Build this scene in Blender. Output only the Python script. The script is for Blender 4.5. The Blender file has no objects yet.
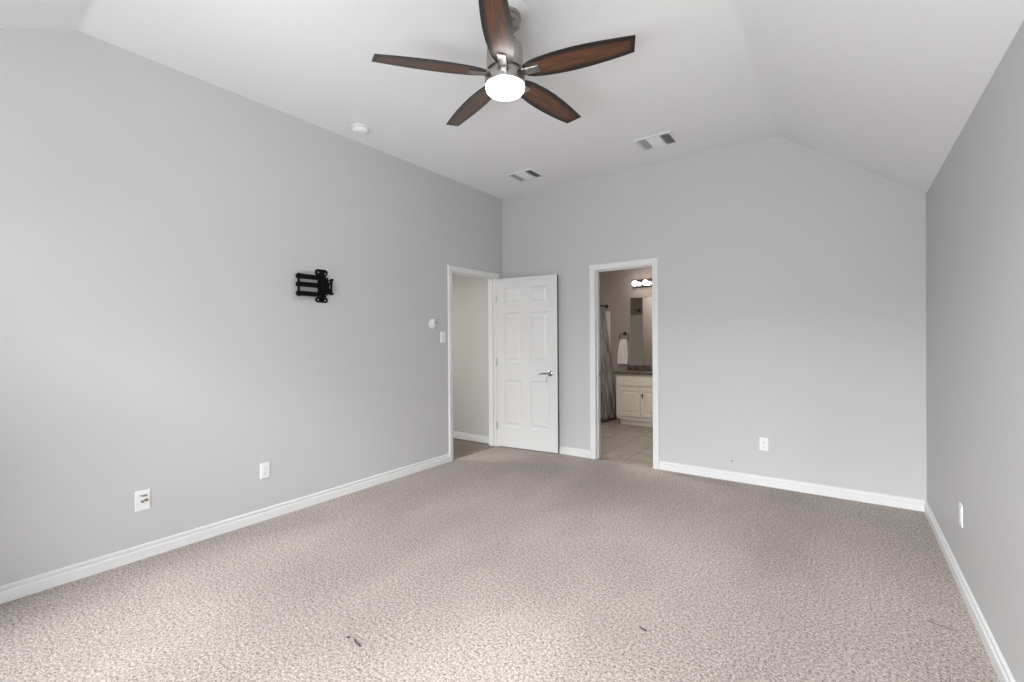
import bpy, bmesh, math, random
from mathutils import Matrix, Vector

# ------------------------------------------------------------------ scene, camera, light
sc = bpy.context.scene
COL = sc.collection
random.seed(7)

CAM_H = 1.3157
cam_d = bpy.data.cameras.new('camera')
cam_d.sensor_fit = 'HORIZONTAL'
cam_d.sensor_width = 36.0
cam_d.lens = 463.5 / 1024 * 36.0
cam_d.clip_start = 0.02
cam_d.clip_end = 100
cam = bpy.data.objects.new('camera', cam_d)
COL.objects.link(cam)
_r = Vector((0.81108607, 0.58488209, -0.00723397))
_u = Vector((0.00277628, 0.00851774, 0.99995987))
_f = Vector((-0.58492024, 0.8110736, -0.00528482))
_m = Matrix((_r, _u, -_f)).transposed().to_4x4()
_m.translation = (0, 0, CAM_H)
cam.matrix_world = _m
sc.camera = cam

sc.view_settings.view_transform = 'Standard'
sc.view_settings.look = 'None'
sc.view_settings.gamma = 1.0
sc.view_settings.use_curve_mapping = False
sc.view_settings.exposure = 0.03

world = bpy.data.worlds.new('sky')
sc.world = world
world.use_nodes = True
wn = world.node_tree.nodes['Background']
wn.inputs['Color'].default_value = (0.86, 0.93, 1.0, 1)
wn.inputs['Strength'].default_value = 1.0


def area(name, loc, rot, sx, sy, power, color=(1, 1, 1)):
    d = bpy.data.lights.new(name, 'AREA')
    d.shape = 'RECTANGLE'
    d.size, d.size_y = sx, sy
    d.energy = power
    d.color = color
    o = bpy.data.objects.new(name, d)
    COL.objects.link(o)
    o.location = loc
    o.rotation_euler = rot
    return o


# room numbers (metres): x across, y towards the far wall, z up
D = 4.611          # far wall
XL, XR = -3.464, 0.484
YB = -0.70         # back wall, behind the camera
HC, HR = 3.048, 2.368
XK, YK = -0.474, 0.69   # where the flat ceiling starts to slope
T = 0.115          # wall thickness
WIN = [(-2.85, -1.85, 0.50, 2.10), (-1.65, -0.65, 0.50, 2.10), (-0.70+0.25, 0.35, 0.50, 2.10)]  # windows of the back wall: x0,x1,z0,z1

# daylight by the windows of the back wall: the open view and the bright sky above it, plus an added ceiling fill
DAY = (0.958, 0.981, 1.0)
for (a, b, c, d), watt in zip(WIN, (0.5, 42, 55)):
    area('window_daylight', ((a + b) / 2, YB - 0.16, (c + d) / 2), (math.radians(90), 0, 0), b - a, d - c, watt, DAY)
for x, z, watt in ((-4.0, 2.1, 150), (-4.0, 2.9, 350), (-1.3, 2.9, 310), (-1.3, 3.9, 760), (1.6, 2.1, 50)):
    area('sky_daylight', (x, -5.2, z), (math.radians(90) - math.atan2(z - 1.3, 4.5), 0, math.atan2(x + 1.3, 4.5)), 2.4, 1.0, watt, DAY)
area('ceiling_fill_light', (-0.05, YB - 1.5, -0.4), (math.radians(128), 0, 0), 1.8, 1.6, 280, DAY)  # unseen light added low outside, aimed up to lift the ceiling
# unseen fill lights added to brighten the bathroom and the hallway
area('bath_fill_light', (-2.55, 4.98, 2.70), (0, 0, 0), 0.35, 0.35, 32, (1.0, 0.955, 0.91))
area('hall_fill_light', (-5.2, 3.0, 2.40), (0, 0, 0), 0.4, 0.4, 40, (1.0, 0.97, 0.92))


# ------------------------------------------------------------------ materials
def mat(name, color, rough=0.5, metal=0.0, bump=None, emit=None, coat=0.0, spec=None):
    m = bpy.data.materials.new(name)
    m.use_nodes = True
    nt = m.node_tree
    b = nt.nodes['Principled BSDF']
    b.inputs['Base Color'].default_value = (*color, 1)
    b.inputs['Roughness'].default_value = rough
    b.inputs['Metallic'].default_value = metal
    b.inputs['Coat Weight'].default_value = coat
    if spec is not None:
        b.inputs['Specular IOR Level'].default_value = spec
    if emit:
        b.inputs['Emission Color'].default_value = (*emit[0], 1)
        b.inputs['Emission Strength'].default_value = emit[1]
    if bump:
        scale, strength, dist = bump
        tc = nt.nodes.new('ShaderNodeTexCoord')
        n = nt.nodes.new('ShaderNodeTexNoise')
        n.inputs['Scale'].default_value = scale
        n.inputs['Detail'].default_value = 3
        bp = nt.nodes.new('ShaderNodeBump')
        bp.inputs['Strength'].default_value = strength
        bp.inputs['Distance'].default_value = dist
        nt.links.new(tc.outputs['Object'], n.inputs['Vector'])
        nt.links.new(n.outputs['Fac'], bp.inputs['Height'])
        nt.links.new(bp.outputs['Normal'], b.inputs['Normal'])
    return m


def ramp(nt, stops, interp='LINEAR'):
    r = nt.nodes.new('ShaderNodeValToRGB')
    r.color_ramp.interpolation = interp
    e = r.color_ramp.elements
    while len(e) < len(stops):
        e.new(0.5)
    for i, (p, c) in enumerate(stops):
        e[i].position = p
        e[i].color = (*c, 1)
    return r


M_WALL = mat('grey_paint', (0.545, 0.543, 0.542), 0.6, bump=(90, 0.12, 0.002), spec=0.3)
M_CEIL = mat('ceiling_paint', (0.815, 0.82, 0.823), 0.75, bump=(70, 0.15, 0.002), spec=0.2)
M_TRIM = mat('white_trim_paint', (0.745, 0.745, 0.742), 0.35)
M_DOOR = mat('white_door_paint', (0.73, 0.73, 0.728), 0.35)
M_BATH = mat('taupe_paint', (0.35, 0.30, 0.272), 0.6, bump=(90, 0.12, 0.002))
M_BATHCEIL = mat('bath_ceiling_paint', (0.7, 0.68, 0.66), 0.7)
M_HALL = mat('hall_paint', (0.55, 0.55, 0.535), 0.6)
M_PLASTIC = mat('white_plastic', (0.82, 0.82, 0.81), 0.35)
M_SLOT = mat('dark_slot', (0.05, 0.05, 0.05), 0.5)
M_NICKEL = mat('brushed_nickel', (0.38, 0.37, 0.35), 0.28, 1.0, bump=(300, 0.05, 0.001))
M_CHROME = mat('chrome', (0.36, 0.36, 0.37), 0.15, 1.0)
M_DARKMET = mat('black_steel', (0.003, 0.003, 0.003), 0.55, spec=0.12)
M_STEEL = mat('zinc_screw', (0.5, 0.5, 0.5), 0.35, 1.0)
M_BRONZE = mat('dark_bronze', (0.035, 0.028, 0.024), 0.35, 0.8)
M_GLOBE = mat('lit_opal_glass', (0.9, 0.9, 0.88), 0.3, emit=((1.0, 0.98, 0.96), 13.0))
M_BULB = mat('lit_bulb', (1, 1, 1), 0.3, emit=((1.0, 0.92, 0.87), 15.0))
M_CREAM = mat('cream_cabinet_paint', (0.66, 0.60, 0.52), 0.4)
M_TOWEL = mat('white_terry', (0.80, 0.77, 0.73), 0.95, bump=(220, 0.5, 0.004))
M_MIRROR = mat('mirror_glass', (0.86, 0.88, 0.86), 0.02, 1.0)
M_LINER = mat('white_liner', (0.72, 0.70, 0.68), 0.5)
M_OLIVE = mat('olive_cap', (0.17, 0.19, 0.06), 0.5)
M_JACK = mat('grey_jack', (0.22, 0.22, 0.21), 0.4, 0.5)
M_SCUFF = mat('grey_mark', (0.25, 0.25, 0.25), 0.7)
M_LINT = mat('dark_lint', (0.07, 0.06, 0.055), 0.9)
M_VENT = mat('vent_enamel', (0.72, 0.72, 0.72), 0.45)
M_EDGE = mat('unpainted_edge', (0.13, 0.125, 0.12), 0.7)
M_DUCT = mat('dark_duct', (0.02, 0.02, 0.02), 0.8)


def make_carpet():
    m = bpy.data.materials.new('carpet_pile')
    m.use_nodes = True
    nt = m.node_tree
    L = nt.links.new
    b = nt.nodes['Principled BSDF']
    b.inputs['Roughness'].default_value = 0.95
    b.inputs['Specular IOR Level'].default_value = 0.1
    tc = nt.nodes.new('ShaderNodeTexCoord')
    n1 = nt.nodes.new('ShaderNodeTexNoise')
    n1.inputs['Scale'].default_value = 200
    n1.inputs['Detail'].default_value = 3
    n1.inputs['Roughness'].default_value = 0.7
    n1.inputs['Distortion'].default_value = 0.4
    L(tc.outputs['Object'], n1.inputs['Vector'])
    n3 = nt.nodes.new('ShaderNodeTexNoise')
    n3.inputs['Scale'].default_value = 80
    n3.inputs['Detail'].default_value = 3
    n3.inputs['Roughness'].default_value = 0.8
    L(tc.outputs['Object'], n3.inputs['Vector'])
    av = nt.nodes.new('ShaderNodeMix')
    av.inputs['Factor'].default_value = 0.46
    L(n1.outputs['Fac'], av.inputs['A'])
    L(n3.outputs['Fac'], av.inputs['B'])
    r1 = ramp(nt, [(0.395, (0.06, 0.047, 0.041)), (0.465, (0.35, 0.298, 0.268)), (0.525, (0.51, 0.446, 0.412)), (0.60, (0.76, 0.688, 0.647))])
    L(av.outputs['Result'], r1.inputs['Fac'])
    # brushed patches from the vacuum and from footsteps
    n2 = nt.nodes.new('ShaderNodeTexNoise')
    n2.inputs['Scale'].default_value = 1.6
    n2.inputs['Detail'].default_value = 3
    mp = nt.nodes.new('ShaderNodeMapping')
    mp.inputs['Scale'].default_value = (1.0, 0.55, 1.0)
    mp.inputs['Rotation'].default_value = (0, 0, 0.5)
    L(tc.outputs['Object'], mp.inputs['Vector'])
    L(mp.outputs['Vector'], n2.inputs['Vector'])
    r2 = ramp(nt, [(0.38, (0.86, 0.86, 0.86)), (0.62, (1.0, 1.0, 1.0))])
    L(n2.outputs['Fac'], r2.inputs['Fac'])
    mx = nt.nodes.new('ShaderNodeMix')
    mx.data_type = 'RGBA'
    mx.blend_type = 'MULTIPLY'
    mx.inputs['Factor'].default_value = 1.0
    L(r1.outputs['Color'], mx.inputs['A'])
    L(r2.outputs['Color'], mx.inputs['B'])
    L(mx.outputs['Result'], b.inputs['Base Color'])
    bp = nt.nodes.new('ShaderNodeBump')
    bp.inputs['Strength'].default_value = 0.45
    bp.inputs['Distance'].default_value = 0.006
    L(av.outputs['Result'], bp.inputs['Height'])
    L(bp.outputs['Normal'], b.inputs['Normal'])
    return m


def make_tile():
    m = bpy.data.materials.new('beige_tile')
    m.use_nodes = True
    nt = m.node_tree
    L = nt.links.new
    b = nt.nodes['Principled BSDF']
    b.inputs['Roughness'].default_value = 0.4
    tc = nt.nodes.new('ShaderNodeTexCoord')
    mp = nt.nodes.new('ShaderNodeMapping')
    mp.inputs['Location'].default_value = (0.11, 0.09, 0)
    L(tc.outputs['Object'], mp.inputs['Vector'])
    br = nt.nodes.new('ShaderNodeTexBrick')
    br.offset = 0.0
    br.inputs['Scale'].default_value = 1.0
    br.inputs['Brick Width'].default_value = 0.305
    br.inputs['Row Height'].default_value = 0.305
    br.inputs['Mortar Size'].default_value = 0.005
    br.inputs['Color1'].default_value = (0.36, 0.305, 0.262, 1)
    br.inputs['Color2'].default_value = (0.325, 0.275, 0.235, 1)
    br.inputs['Mortar'].default_value = (0.17, 0.14, 0.12, 1)
    L(mp.outputs['Vector'], br.inputs['Vector'])
    n = nt.nodes.new('ShaderNodeTexNoise')
    n.inputs['Scale'].default_value = 9
    n.inputs['Detail'].default_value = 5
    L(tc.outputs['Object'], n.inputs['Vector'])
    r = ramp(nt, [(0.3, (0.78, 0.78, 0.78)), (0.7, (1.1, 1.1, 1.1))])
    L(n.outputs['Fac'], r.inputs['Fac'])
    mx = nt.nodes.new('ShaderNodeMix')
    mx.data_type = 'RGBA'
    mx.blend_type = 'MULTIPLY'
    mx.inputs['Factor'].default_value = 1.0
    L(br.outputs['Color'], mx.inputs['A'])
    L(r.outputs['Color'], mx.inputs['B'])
    L(mx.outputs['Result'], b.inputs['Base Color'])
    return m


def make_planks():
    m = bpy.data.materials.new('grey_brown_planks')
    m.use_nodes = True
    nt = m.node_tree
    L = nt.links.new
    b = nt.nodes['Principled BSDF']
    b.inputs['Roughness'].default_value = 0.45
    tc = nt.nodes.new('ShaderNodeTexCoord')
    br = nt.nodes.new('ShaderNodeTexBrick')
    br.inputs['Scale'].default_value = 1.0
    br.inputs['Brick Width'].default_value = 1.2
    br.inputs['Row Height'].default_value = 0.15
    br.inputs['Mortar Size'].default_value = 0.002
    br.inputs['Color1'].default_value = (0.16, 0.12, 0.105, 1)
    br.inputs['Color2'].default_value = (0.22, 0.175, 0.155, 1)
    br.inputs['Mortar'].default_value = (0.05, 0.04, 0.035, 1)
    L(tc.outputs['Object'], br.inputs['Vector'])
    mp = nt.nodes.new('ShaderNodeMapping')
    mp.inputs['Scale'].default_value = (3, 45, 3)
    L(tc.outputs['Object'], mp.inputs['Vector'])
    n = nt.nodes.new('ShaderNodeTexNoise')
    n.inputs['Scale'].default_value = 1.0
    n.inputs['Detail'].default_value = 5
    L(mp.outputs['Vector'], n.inputs['Vector'])
    r = ramp(nt, [(0.3, (0.6, 0.6, 0.6)), (0.7, (1.25, 1.25, 1.25))])
    L(n.outputs['Fac'], r.inputs['Fac'])
    mx = nt.nodes.new('ShaderNodeMix')
    mx.data_type = 'RGBA'
    mx.blend_type = 'MULTIPLY'
    mx.inputs['Factor'].default_value = 1.0
    L(br.outputs['Color'], mx.inputs['A'])
    L(r.outputs['Color'], mx.inputs['B'])
    L(mx.outputs['Result'], b.inputs['Base Color'])
    return m


def make_granite():
    m = bpy.data.materials.new('dark_granite')
    m.use_nodes = True
    nt = m.node_tree
    L = nt.links.new
    b = nt.nodes['Principled BSDF']
    b.inputs['Roughness'].default_value = 0.2
    tc = nt.nodes.new('ShaderNodeTexCoord')
    n = nt.nodes.new('ShaderNodeTexNoise')
    n.inputs['Scale'].default_value = 120
    n.inputs['Detail'].default_value = 4
    L(tc.outputs['Object'], n.inputs['Vector'])
    r = ramp(nt, [(0.40, (0.012, 0.010, 0.009)), (0.52, (0.07, 0.05, 0.04)), (0.60, (0.32, 0.25, 0.20)), (0.70, (0.5, 0.45, 0.40))])
    L(n.outputs['Fac'], r.inputs['Fac'])
    L(r.outputs['Color'], b.inputs['Base Color'])
    return m


def make_blade_wood():
    # walnut with a burnished, almost black rim: the 'rim' attribute is 0 in the middle, 1 at the blade's edge
    m = bpy.data.materials.new('burnished_walnut')
    m.use_nodes = True
    nt = m.node_tree
    L = nt.links.new
    b = nt.nodes['Principled BSDF']
    b.inputs['Roughness'].default_value = 0.34
    b.inputs['Coat Weight'].default_value = 0.25
    b.inputs['Coat Roughness'].default_value = 0.25
    tc = nt.nodes.new('ShaderNodeTexCoord')
    mp = nt.nodes.new('ShaderNodeMapping')
    mp.inputs['Scale'].default_value = (6, 70, 6)
    L(tc.outputs['Object'], mp.inputs['Vector'])
    n = nt.nodes.new('ShaderNodeTexNoise')
    n.inputs['Scale'].default_value = 1.0
    n.inputs['Detail'].default_value = 6
    L(mp.outputs['Vector'], n.inputs['Vector'])
    r = ramp(nt, [(0.25, (0.032, 0.012, 0.006)), (0.55, (0.098, 0.038, 0.016)), (0.8, (0.165, 0.066, 0.027))])
    L(n.outputs['Fac'], r.inputs['Fac'])
    at = nt.nodes.new('ShaderNodeAttribute')
    at.attribute_name = 'rim'
    rr = ramp(nt, [(0.15, (0, 0, 0)), (0.62, (1, 1, 1))])
    L(at.outputs['Fac'], rr.inputs['Fac'])
    mx = nt.nodes.new('ShaderNodeMix')
    mx.data_type = 'RGBA'
    L(rr.outputs['Color'], mx.inputs['Factor'])
    L(r.outputs['Color'], mx.inputs['A'])
    mx.inputs['B'].default_value = (0.008, 0.006, 0.006, 1)
    L(mx.outputs['Result'], b.inputs['Base Color'])
    return m


def make_curtain_cloth():
    m = bpy.data.materials.new('taupe_curtain_cloth')
    m.use_nodes = True
    nt = m.node_tree
    L = nt.links.new
    b = nt.nodes['Principled BSDF']
    b.inputs['Roughness'].default_value = 0.7
    tc = nt.nodes.new('ShaderNodeTexCoord')
    n = nt.nodes.new('ShaderNodeTexNoise')
    n.inputs['Scale'].default_value = 14
    n.inputs['Detail'].default_value = 2
    L(tc.outputs['UV'], n.inputs['Vector'])
    r = ramp(nt, [(0.38, (0.13, 0.112, 0.105)), (0.62, (0.42, 0.38, 0.36))])
    L(n.outputs['Fac'], r.inputs['Fac'])
    L(r.outputs['Color'], b.inputs['Base Color'])
    return m


def make_pane():
    m = bpy.data.materials.new('window_glass')
    m.use_nodes = True
    nt = m.node_tree
    nt.nodes.clear()
    L = nt.links.new
    o = nt.nodes.new('ShaderNodeOutputMaterial')
    t = nt.nodes.new('ShaderNodeBsdfTransparent')
    g = nt.nodes.new('ShaderNodeBsdfGlossy')
    g.inputs['Roughness'].default_value = 0.02
    mx = nt.nodes.new('ShaderNodeMixShader')
    mx.inputs['Fac'].default_value = 0.06
    L(t.outputs[0], mx.inputs[1])
    L(g.outputs[0], mx.inputs[2])
    L(mx.outputs[0], o.inputs['Surface'])
    return m


M_CARPET = make_carpet()
M_TILE = make_tile()
M_PLANK = make_planks()
M_GRANITE = make_granite()
M_BLADE = make_blade_wood()
M_CURTAIN = make_curtain_cloth()
M_PANE = make_pane()


# ------------------------------------------------------------------ helpers
def obj(name, bm, material, parent=None, loc=None, smooth=None):
    me = bpy.data.meshes.new(name)
    bmesh.ops.recalc_face_normals(bm, faces=bm.faces[:])
    bm.to_mesh(me)
    bm.free()
    me.materials.append(material)
    if smooth:
        me.shade_smooth()
        me.set_sharp_from_angle(angle=math.radians(smooth))
    o = bpy.data.objects.new(name, me)
    COL.objects.link(o)
    if parent:
        o.parent = parent
    if loc:
        o.location = loc
    return o


def tag(o, label=None, cat=None, group=None, kind=None):
    if label:
        o['label'] = label
    if cat:
        o['category'] = cat
    if group:
        o['group'] = group
    if kind:
        o['kind'] = kind
    return o


def thing(name, label, cat, loc=(0, 0, 0), rot=(0, 0, 0), group=None, kind=None):
    o = bpy.data.objects.new(name, None)
    COL.objects.link(o)
    o.location = loc
    o.rotation_euler = rot
    o.empty_display_size = 0.1
    return tag(o, label, cat, group, kind)


def struct(name, bm, material, label, cat, parent=None, smooth=None):
    o = obj(name, bm, material, parent, smooth=smooth)
    if parent is None:
        tag(o, label, cat, kind='structure')
    return o


def box(bm, lo, hi, bev=0.0, seg=2):
    vs = [bm.verts.new((x, y, z)) for z in (lo[2], hi[2]) for y in (lo[1], hi[1]) for x in (lo[0], hi[0])]
    idx = [(0, 2, 3, 1), (4, 5, 7, 6), (0, 1, 5, 4), (2, 6, 7, 3), (0, 4, 6, 2), (1, 3, 7, 5)]
    fs = [bm.faces.new([vs[i] for i in q]) for q in idx]
    if bev > 0:
        es = {e for f in fs for e in f.edges}
        bmesh.ops.bevel(bm, geom=list(es), offset=bev, segments=seg, affect='EDGES', profile=0.6)


def bx(lo, hi, bev=0.0, seg=2):
    bm = bmesh.new()
    box(bm, lo, hi, bev, seg)
    return bm


def prism(bm, pts, axis, a, b):
    """polygon given in the two axes other than AXIS (in order x<y<z), extruded from a to b along AXIS"""
    def P(p, t):
        q = list(p)
        q.insert(axis, t)
        return q
    A = [bm.verts.new(P(p, a)) for p in pts]
    B = [bm.verts.new(P(p, b)) for p in pts]
    bm.faces.new(A)
    bm.faces.new(B[::-1])
    n = len(pts)
    for i in range(n):
        bm.faces.new((A[i], A[(i + 1) % n], B[(i + 1) % n], B[i]))


def lathe(bm, prof, seg=40, axis='Z', at=(0, 0, 0), cap=True):
    """revolve (r, h) pairs round an axis through AT"""
    def P(r, h, t):
        c, s = r * math.cos(t), r * math.sin(t)
        v = {'Z': (c, s, h), 'X': (h, c, s), 'Y': (c, h, s)}[axis]
        return (v[0] + at[0], v[1] + at[1], v[2] + at[2])
    rings = []
    for r, h in prof:
        if r < 1e-6:
            rings.append([bm.verts.new(P(0, h, 0))])
        else:
            rings.append([bm.verts.new(P(r, h, 2 * math.pi * k / seg)) for k in range(seg)])
    for A, B in zip(rings, rings[1:]):
        for k in range(seg):
            q = [A[k % len(A)], A[(k + 1) % len(A)], B[(k + 1) % len(B)], B[k % len(B)]]
            q = list(dict.fromkeys(q))
            if len(q) > 2:
                bm.faces.new(q)
    if cap:
        for R in (rings[0], rings[-1]):
            if len(R) > 2:
                bm.faces.new(R)


def tube(bm, path, r, seg=12, closed=False):
    """round bar along a path of points; r is one radius or one per point"""
    P = [Vector(p) for p in path]
    n = len(P)
    rs = r if isinstance(r, (list, tuple)) else [r] * n
    rings = []
    up = None
    for i in range(n):
        a = P[i - 1] if (i or closed) else P[i]
        b = P[(i + 1) % n] if (i < n - 1 or closed) else P[i]
        t = (b - a).normalized()
        if up is None:
            up = t.orthogonal().normalized()
        up = (up - t * up.dot(t)).normalized()
        s = t.cross(up)
        rings.append([bm.verts.new(P[i] + (up * math.cos(w) + s * math.sin(w)) * rs[i]) for w in [2 * math.pi * k / seg for k in range(seg)]])
    pairs = list(zip(rings, rings[1:])) + ([(rings[-1], rings[0])] if closed else [])
    for A, B in pairs:
        for k in range(seg):
            bm.faces.new((A[k], A[(k + 1) % seg], B[(k + 1) % seg], B[k]))
    if not closed:
        bm.faces.new(rings[0])
        bm.faces.new(rings[-1])


def sweep(bm, stations):
    """loft closed cross-sections given as lists of points"""
    R = [[bm.verts.new(p) for p in s] for s in stations]
    n = len(R[0])
    for A, B in zip(R, R[1:]):
        for k in range(n):
            bm.faces.new((A[k], A[(k + 1) % n], B[(k + 1) % n], B[k]))
    bm.faces.new(R[0])
    bm.faces.new(R[-1][::-1])


# ------------------------------------------------------------------ floors
struct('floor', bx((XL - 0.004, YB - 0.02, -0.06), (XR + 0.02, D + 0.012, 0.0)), M_CARPET,
       'speckled taupe wall-to-wall carpet of the empty bedroom', 'floor')
struct('floor_hall', bx((-6.6, 2.2, -0.066), (XL - 0.004, 4.60, -0.006)), M_PLANK,
       'dark grey-brown plank floor beyond the open bedroom door', 'floor')
struct('floor_bath', bx((-4.0, D + 0.012, -0.066), (0.4, 7.40, -0.006)), M_TILE,
       'beige square tile floor of the bathroom', 'floor')

# ------------------------------------------------------------------ walls and ceiling
OL = (3.695, 4.465, 2.045)     # opening of the left wall: y0, y1, top
OF = (-2.207, -1.583, 2.047)   # opening of the far wall: x0, x1, top

bm = bmesh.new()
UP = 0.05
prism(bm, [(YB - T, -0.05), (OL[0] - 0.02, -0.05), (OL[0] - 0.02, HC + UP), (YK, HC + UP), (YB - T, HR - 0.056 + UP)], 0, XL - T, XL)
prism(bm, [(OL[0] - 0.02, OL[2] + 0.02), (OL[1] + 0.02, OL[2] + 0.02), (OL[1] + 0.02, HC + UP), (OL[0] - 0.02, HC + UP)], 0, XL - T, XL)
prism(bm, [(OL[1] + 0.02, -0.05), (D + T, -0.05), (D + T, HC + UP), (OL[1] + 0.02, HC + UP)], 0, XL - T, XL)
struct('wall_left', bm, M_WALL, 'long grey painted wall that carries the black bracket', 'wall')

zr = lambda x: HC - (x - XK) * (HC - HR) / (XR - XK)
bm = bmesh.new()
x0, x1, zt = OF[0] - 0.02, OF[1] + 0.02, OF[2] + 0.02
prism(bm, [(XL, -0.05), (x0, -0.05), (x0, HC + UP), (XL, HC + UP)], 1, D, D + T)
prism(bm, [(x0, zt), (x1, zt), (x1, HC + UP), (x0, HC + UP)], 1, D, D + T)
prism(bm, [(x1, -0.05), (XR, -0.05), (XR, HR + UP), (XK, HC + UP), (x1, HC + UP)], 1, D, D + T)
struct('wall_far', bm, M_WALL, 'grey painted wall with the bathroom doorway, sloped at its upper corner', 'wall')

struct('wall_right', bx((XR, YB - T, -0.05), (XR + T, D + T, HR + 0.06)), M_WALL,
       'low grey painted wall under the sloping ceiling', 'wall')

bm = bmesh.new()
xs = [XL - T] + [v for w in WIN for v in w[:2]] + [XR]
zb, zt = WIN[0][2], WIN[0][3]
for i in range(len(xs) - 1):
    if i % 2 == 0:
        box(bm, (xs[i], YB - T, -0.05), (xs[i + 1], YB, HR + UP))
    else:
        box(bm, (xs[i], YB - T, -0.05), (xs[i + 1], YB, zb))
        box(bm, (xs[i], YB - T, zt), (xs[i + 1], YB, HR + UP))
struct('wall_back', bm, M_WALL, 'grey wall with two windows behind the viewer', 'wall')

# ceiling: a flat field, a slope down to the low wall and a slope down to the window wall, soft creases
bm = bmesh.new()
e = 0.03
v = {k: bm.verts.new(p) for k, p in dict(
    a=(XL - e, YK, HC), b=(XK, YK, HC), c=(XK, D + e, HC), d=(XL - e, D + e, HC),
    f=(XR + e, D + e, zr(XR + e)), g=(XR + e, YB - e, zr(XR + e)), h=(XL - e, YB - e, zr(XR + e))).items()}
bm.faces.new([v[k] for k in 'abcd'])
bm.faces.new([v[k] for k in 'bgfc'])
bm.faces.new([v[k] for k in 'ahgb'])
creases = [ed for ed in bm.edges if len(ed.link_faces) == 2]
bmesh.ops.bevel(bm, geom=creases, offset=0.022, segments=4, affect='EDGES', profile=0.5)
top = bmesh.ops.extrude_face_region(bm, geom=bm.faces[:])
bmesh.ops.translate(bm, verts=[q for q in top['geom'] if isinstance(q, bmesh.types.BMVert)], vec=(0, 0, 0.12))
struct('ceiling', bm, M_CEIL, 'white bedroom ceiling, flat with two sloped sides', 'ceiling', smooth=50)


# baseboards: stepped profile swept along the wall
BP = [(0, 0), (0.0145, 0), (0.0145, 0.052), (0.0125, 0.055), (0.0030, 0.059), (0.0030, 0.068), (0.0115, 0.071), (0.0105, 0.080), (0.006, 0.084), (0, 0.086)]


def baseboard(name, runs, label):
    """runs: (start, end, direction into the room, mitre at start, mitre at end)"""
    bm = bmesh.new()
    for a, b, n, ma, mb in runs:
        a, b, n = Vector(a), Vector(b), Vector(n)
        t = (b - a).normalized()
        st = []
        for p, m in ((a, ma), (b, mb)):
            st.append([p + n * (w + 0.0005) + t * (m * w) + Vector((0, 0, z)) for w, z in BP])
        sweep(bm, st)
    return struct(name, bm, M_TRIM, label, 'baseboard', smooth=30)


CW = 0.061   # casing width
baseboard('baseboard_left', [((XL, YB, 0), (XL, OL[0] - CW - 0.006, 0), (1, 0, 0), 1, 0), ((XL, OL[1] + CW + 0.006, 0), (XL, D, 0), (1, 0, 0), 0, -1)],
          'white stepped baseboard along the long wall with the black bracket')
baseboard('baseboard_far', [((XL, D, 0), (OF[0] - CW - 0.006, D, 0), (0, -1, 0), 1, 0), ((OF[1] + CW + 0.006, D, 0), (XR, D, 0), (0, -1, 0), 0, -1)],
          'white stepped baseboard on either side of the bathroom doorway')
baseboard('baseboard_right', [((XR, D, 0), (XR, YB, 0), (-1, 0, 0), 1, -1)],
          'white stepped baseboard along the low wall under the ceiling slope')
baseboard('baseboard_back', [((XR, YB, 0), (XL, YB, 0), (0, 1, 0), 1, -1)],
          'white stepped baseboard below the windows')

# door casings: a moulded profile with mitred corners; (s across from the opening outwards, w out of the wall)
CP = [(0, 0), (0, 0.010), (0.004, 0.012), (0.020, 0.012), (0.026, 0.015), (0.044, 0.017), (0.054, 0.017), (0.059, 0.013), (CW, 0.009), (CW, 0)]


def casing(bm, lo, hi, top, put):
    """put(s_along_wall, z, w) -> point; the frame runs up one side, over the top and down the other"""
    g = 0.005
    st = []
    st.append([put(lo - g - s, 0.0, w) for s, w in CP])
    st.append([put(lo - g - s, top + g + s, w) for s, w in CP])
    st.append([put(hi + g + s, top + g + s, w) for s, w in CP])
    st.append([put(hi + g + s, 0.0, w) for s, w in CP])
    sweep(bm, st)


def jamb(bm, lo, hi, top, put, depth, stop0, stop1):
    """boards lining the opening with a stop strip; put(s, z, w) with w from 0 at the room face to -depth"""
    def slab(s0, s1, z0, z1, w0, w1):
        A = [put(s, z, w) for s, z, w in ((s0, z0, w0), (s1, z0, w0), (s1, z1, w0), (s0, z1, w0))]
        B = [put(s, z, w) for s, z, w in ((s0, z0, w1), (s1, z0, w1), (s1, z1, w1), (s0, z1, w1))]
        sweep(bm, [A, B])
    slab(lo - 0.019, lo, 0, top + 0.019, 0.0, -depth)
    slab(hi, hi + 0.019, 0, top + 0.019, 0.0, -depth)
    slab(lo, hi, top, top + 0.019, 0.0, -depth)
    slab(lo, lo + 0.011, 0, top, stop0, stop1)
    slab(hi - 0.011, hi, 0, top, stop0, stop1)
    slab(lo + 0.011, hi - 0.011, top - 0.011, top, stop0, stop1)


putL = lambda s, z, w: Vector((XL + w, s, z))
putF = lambda s, z, w: Vector((s, D - w, z))
bm = bmesh.new()
casing(bm, OL[0], OL[1], OL[2], putL)
jamb(bm, OL[0], OL[1], OL[2], putL, T, -0.040, -0.075)
struct('trim_1', bm, M_TRIM, 'white door casing around the hallway opening by the room corner', 'door frame', smooth=30)
bm = bmesh.new()
casing(bm, OF[0], OF[1], OF[2], putF)
jamb(bm, OF[0], OF[1], OF[2], putF, T, -0.035, -0.070)
casing(bm, OF[0], OF[1], OF[2], lambda s, z, w: Vector((s, D + T + w, z)))
trim2 = struct('trim_2', bm, M_TRIM, 'white door casing around the bathroom doorway', 'door frame', smooth=30)
obj('strike_plate', bx((OF[0] - 0.001, D + 0.074, 0.89), (OF[0] + 0.002, D + 0.106, 0.95), 0.0005), M_BRONZE, trim2)

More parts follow.
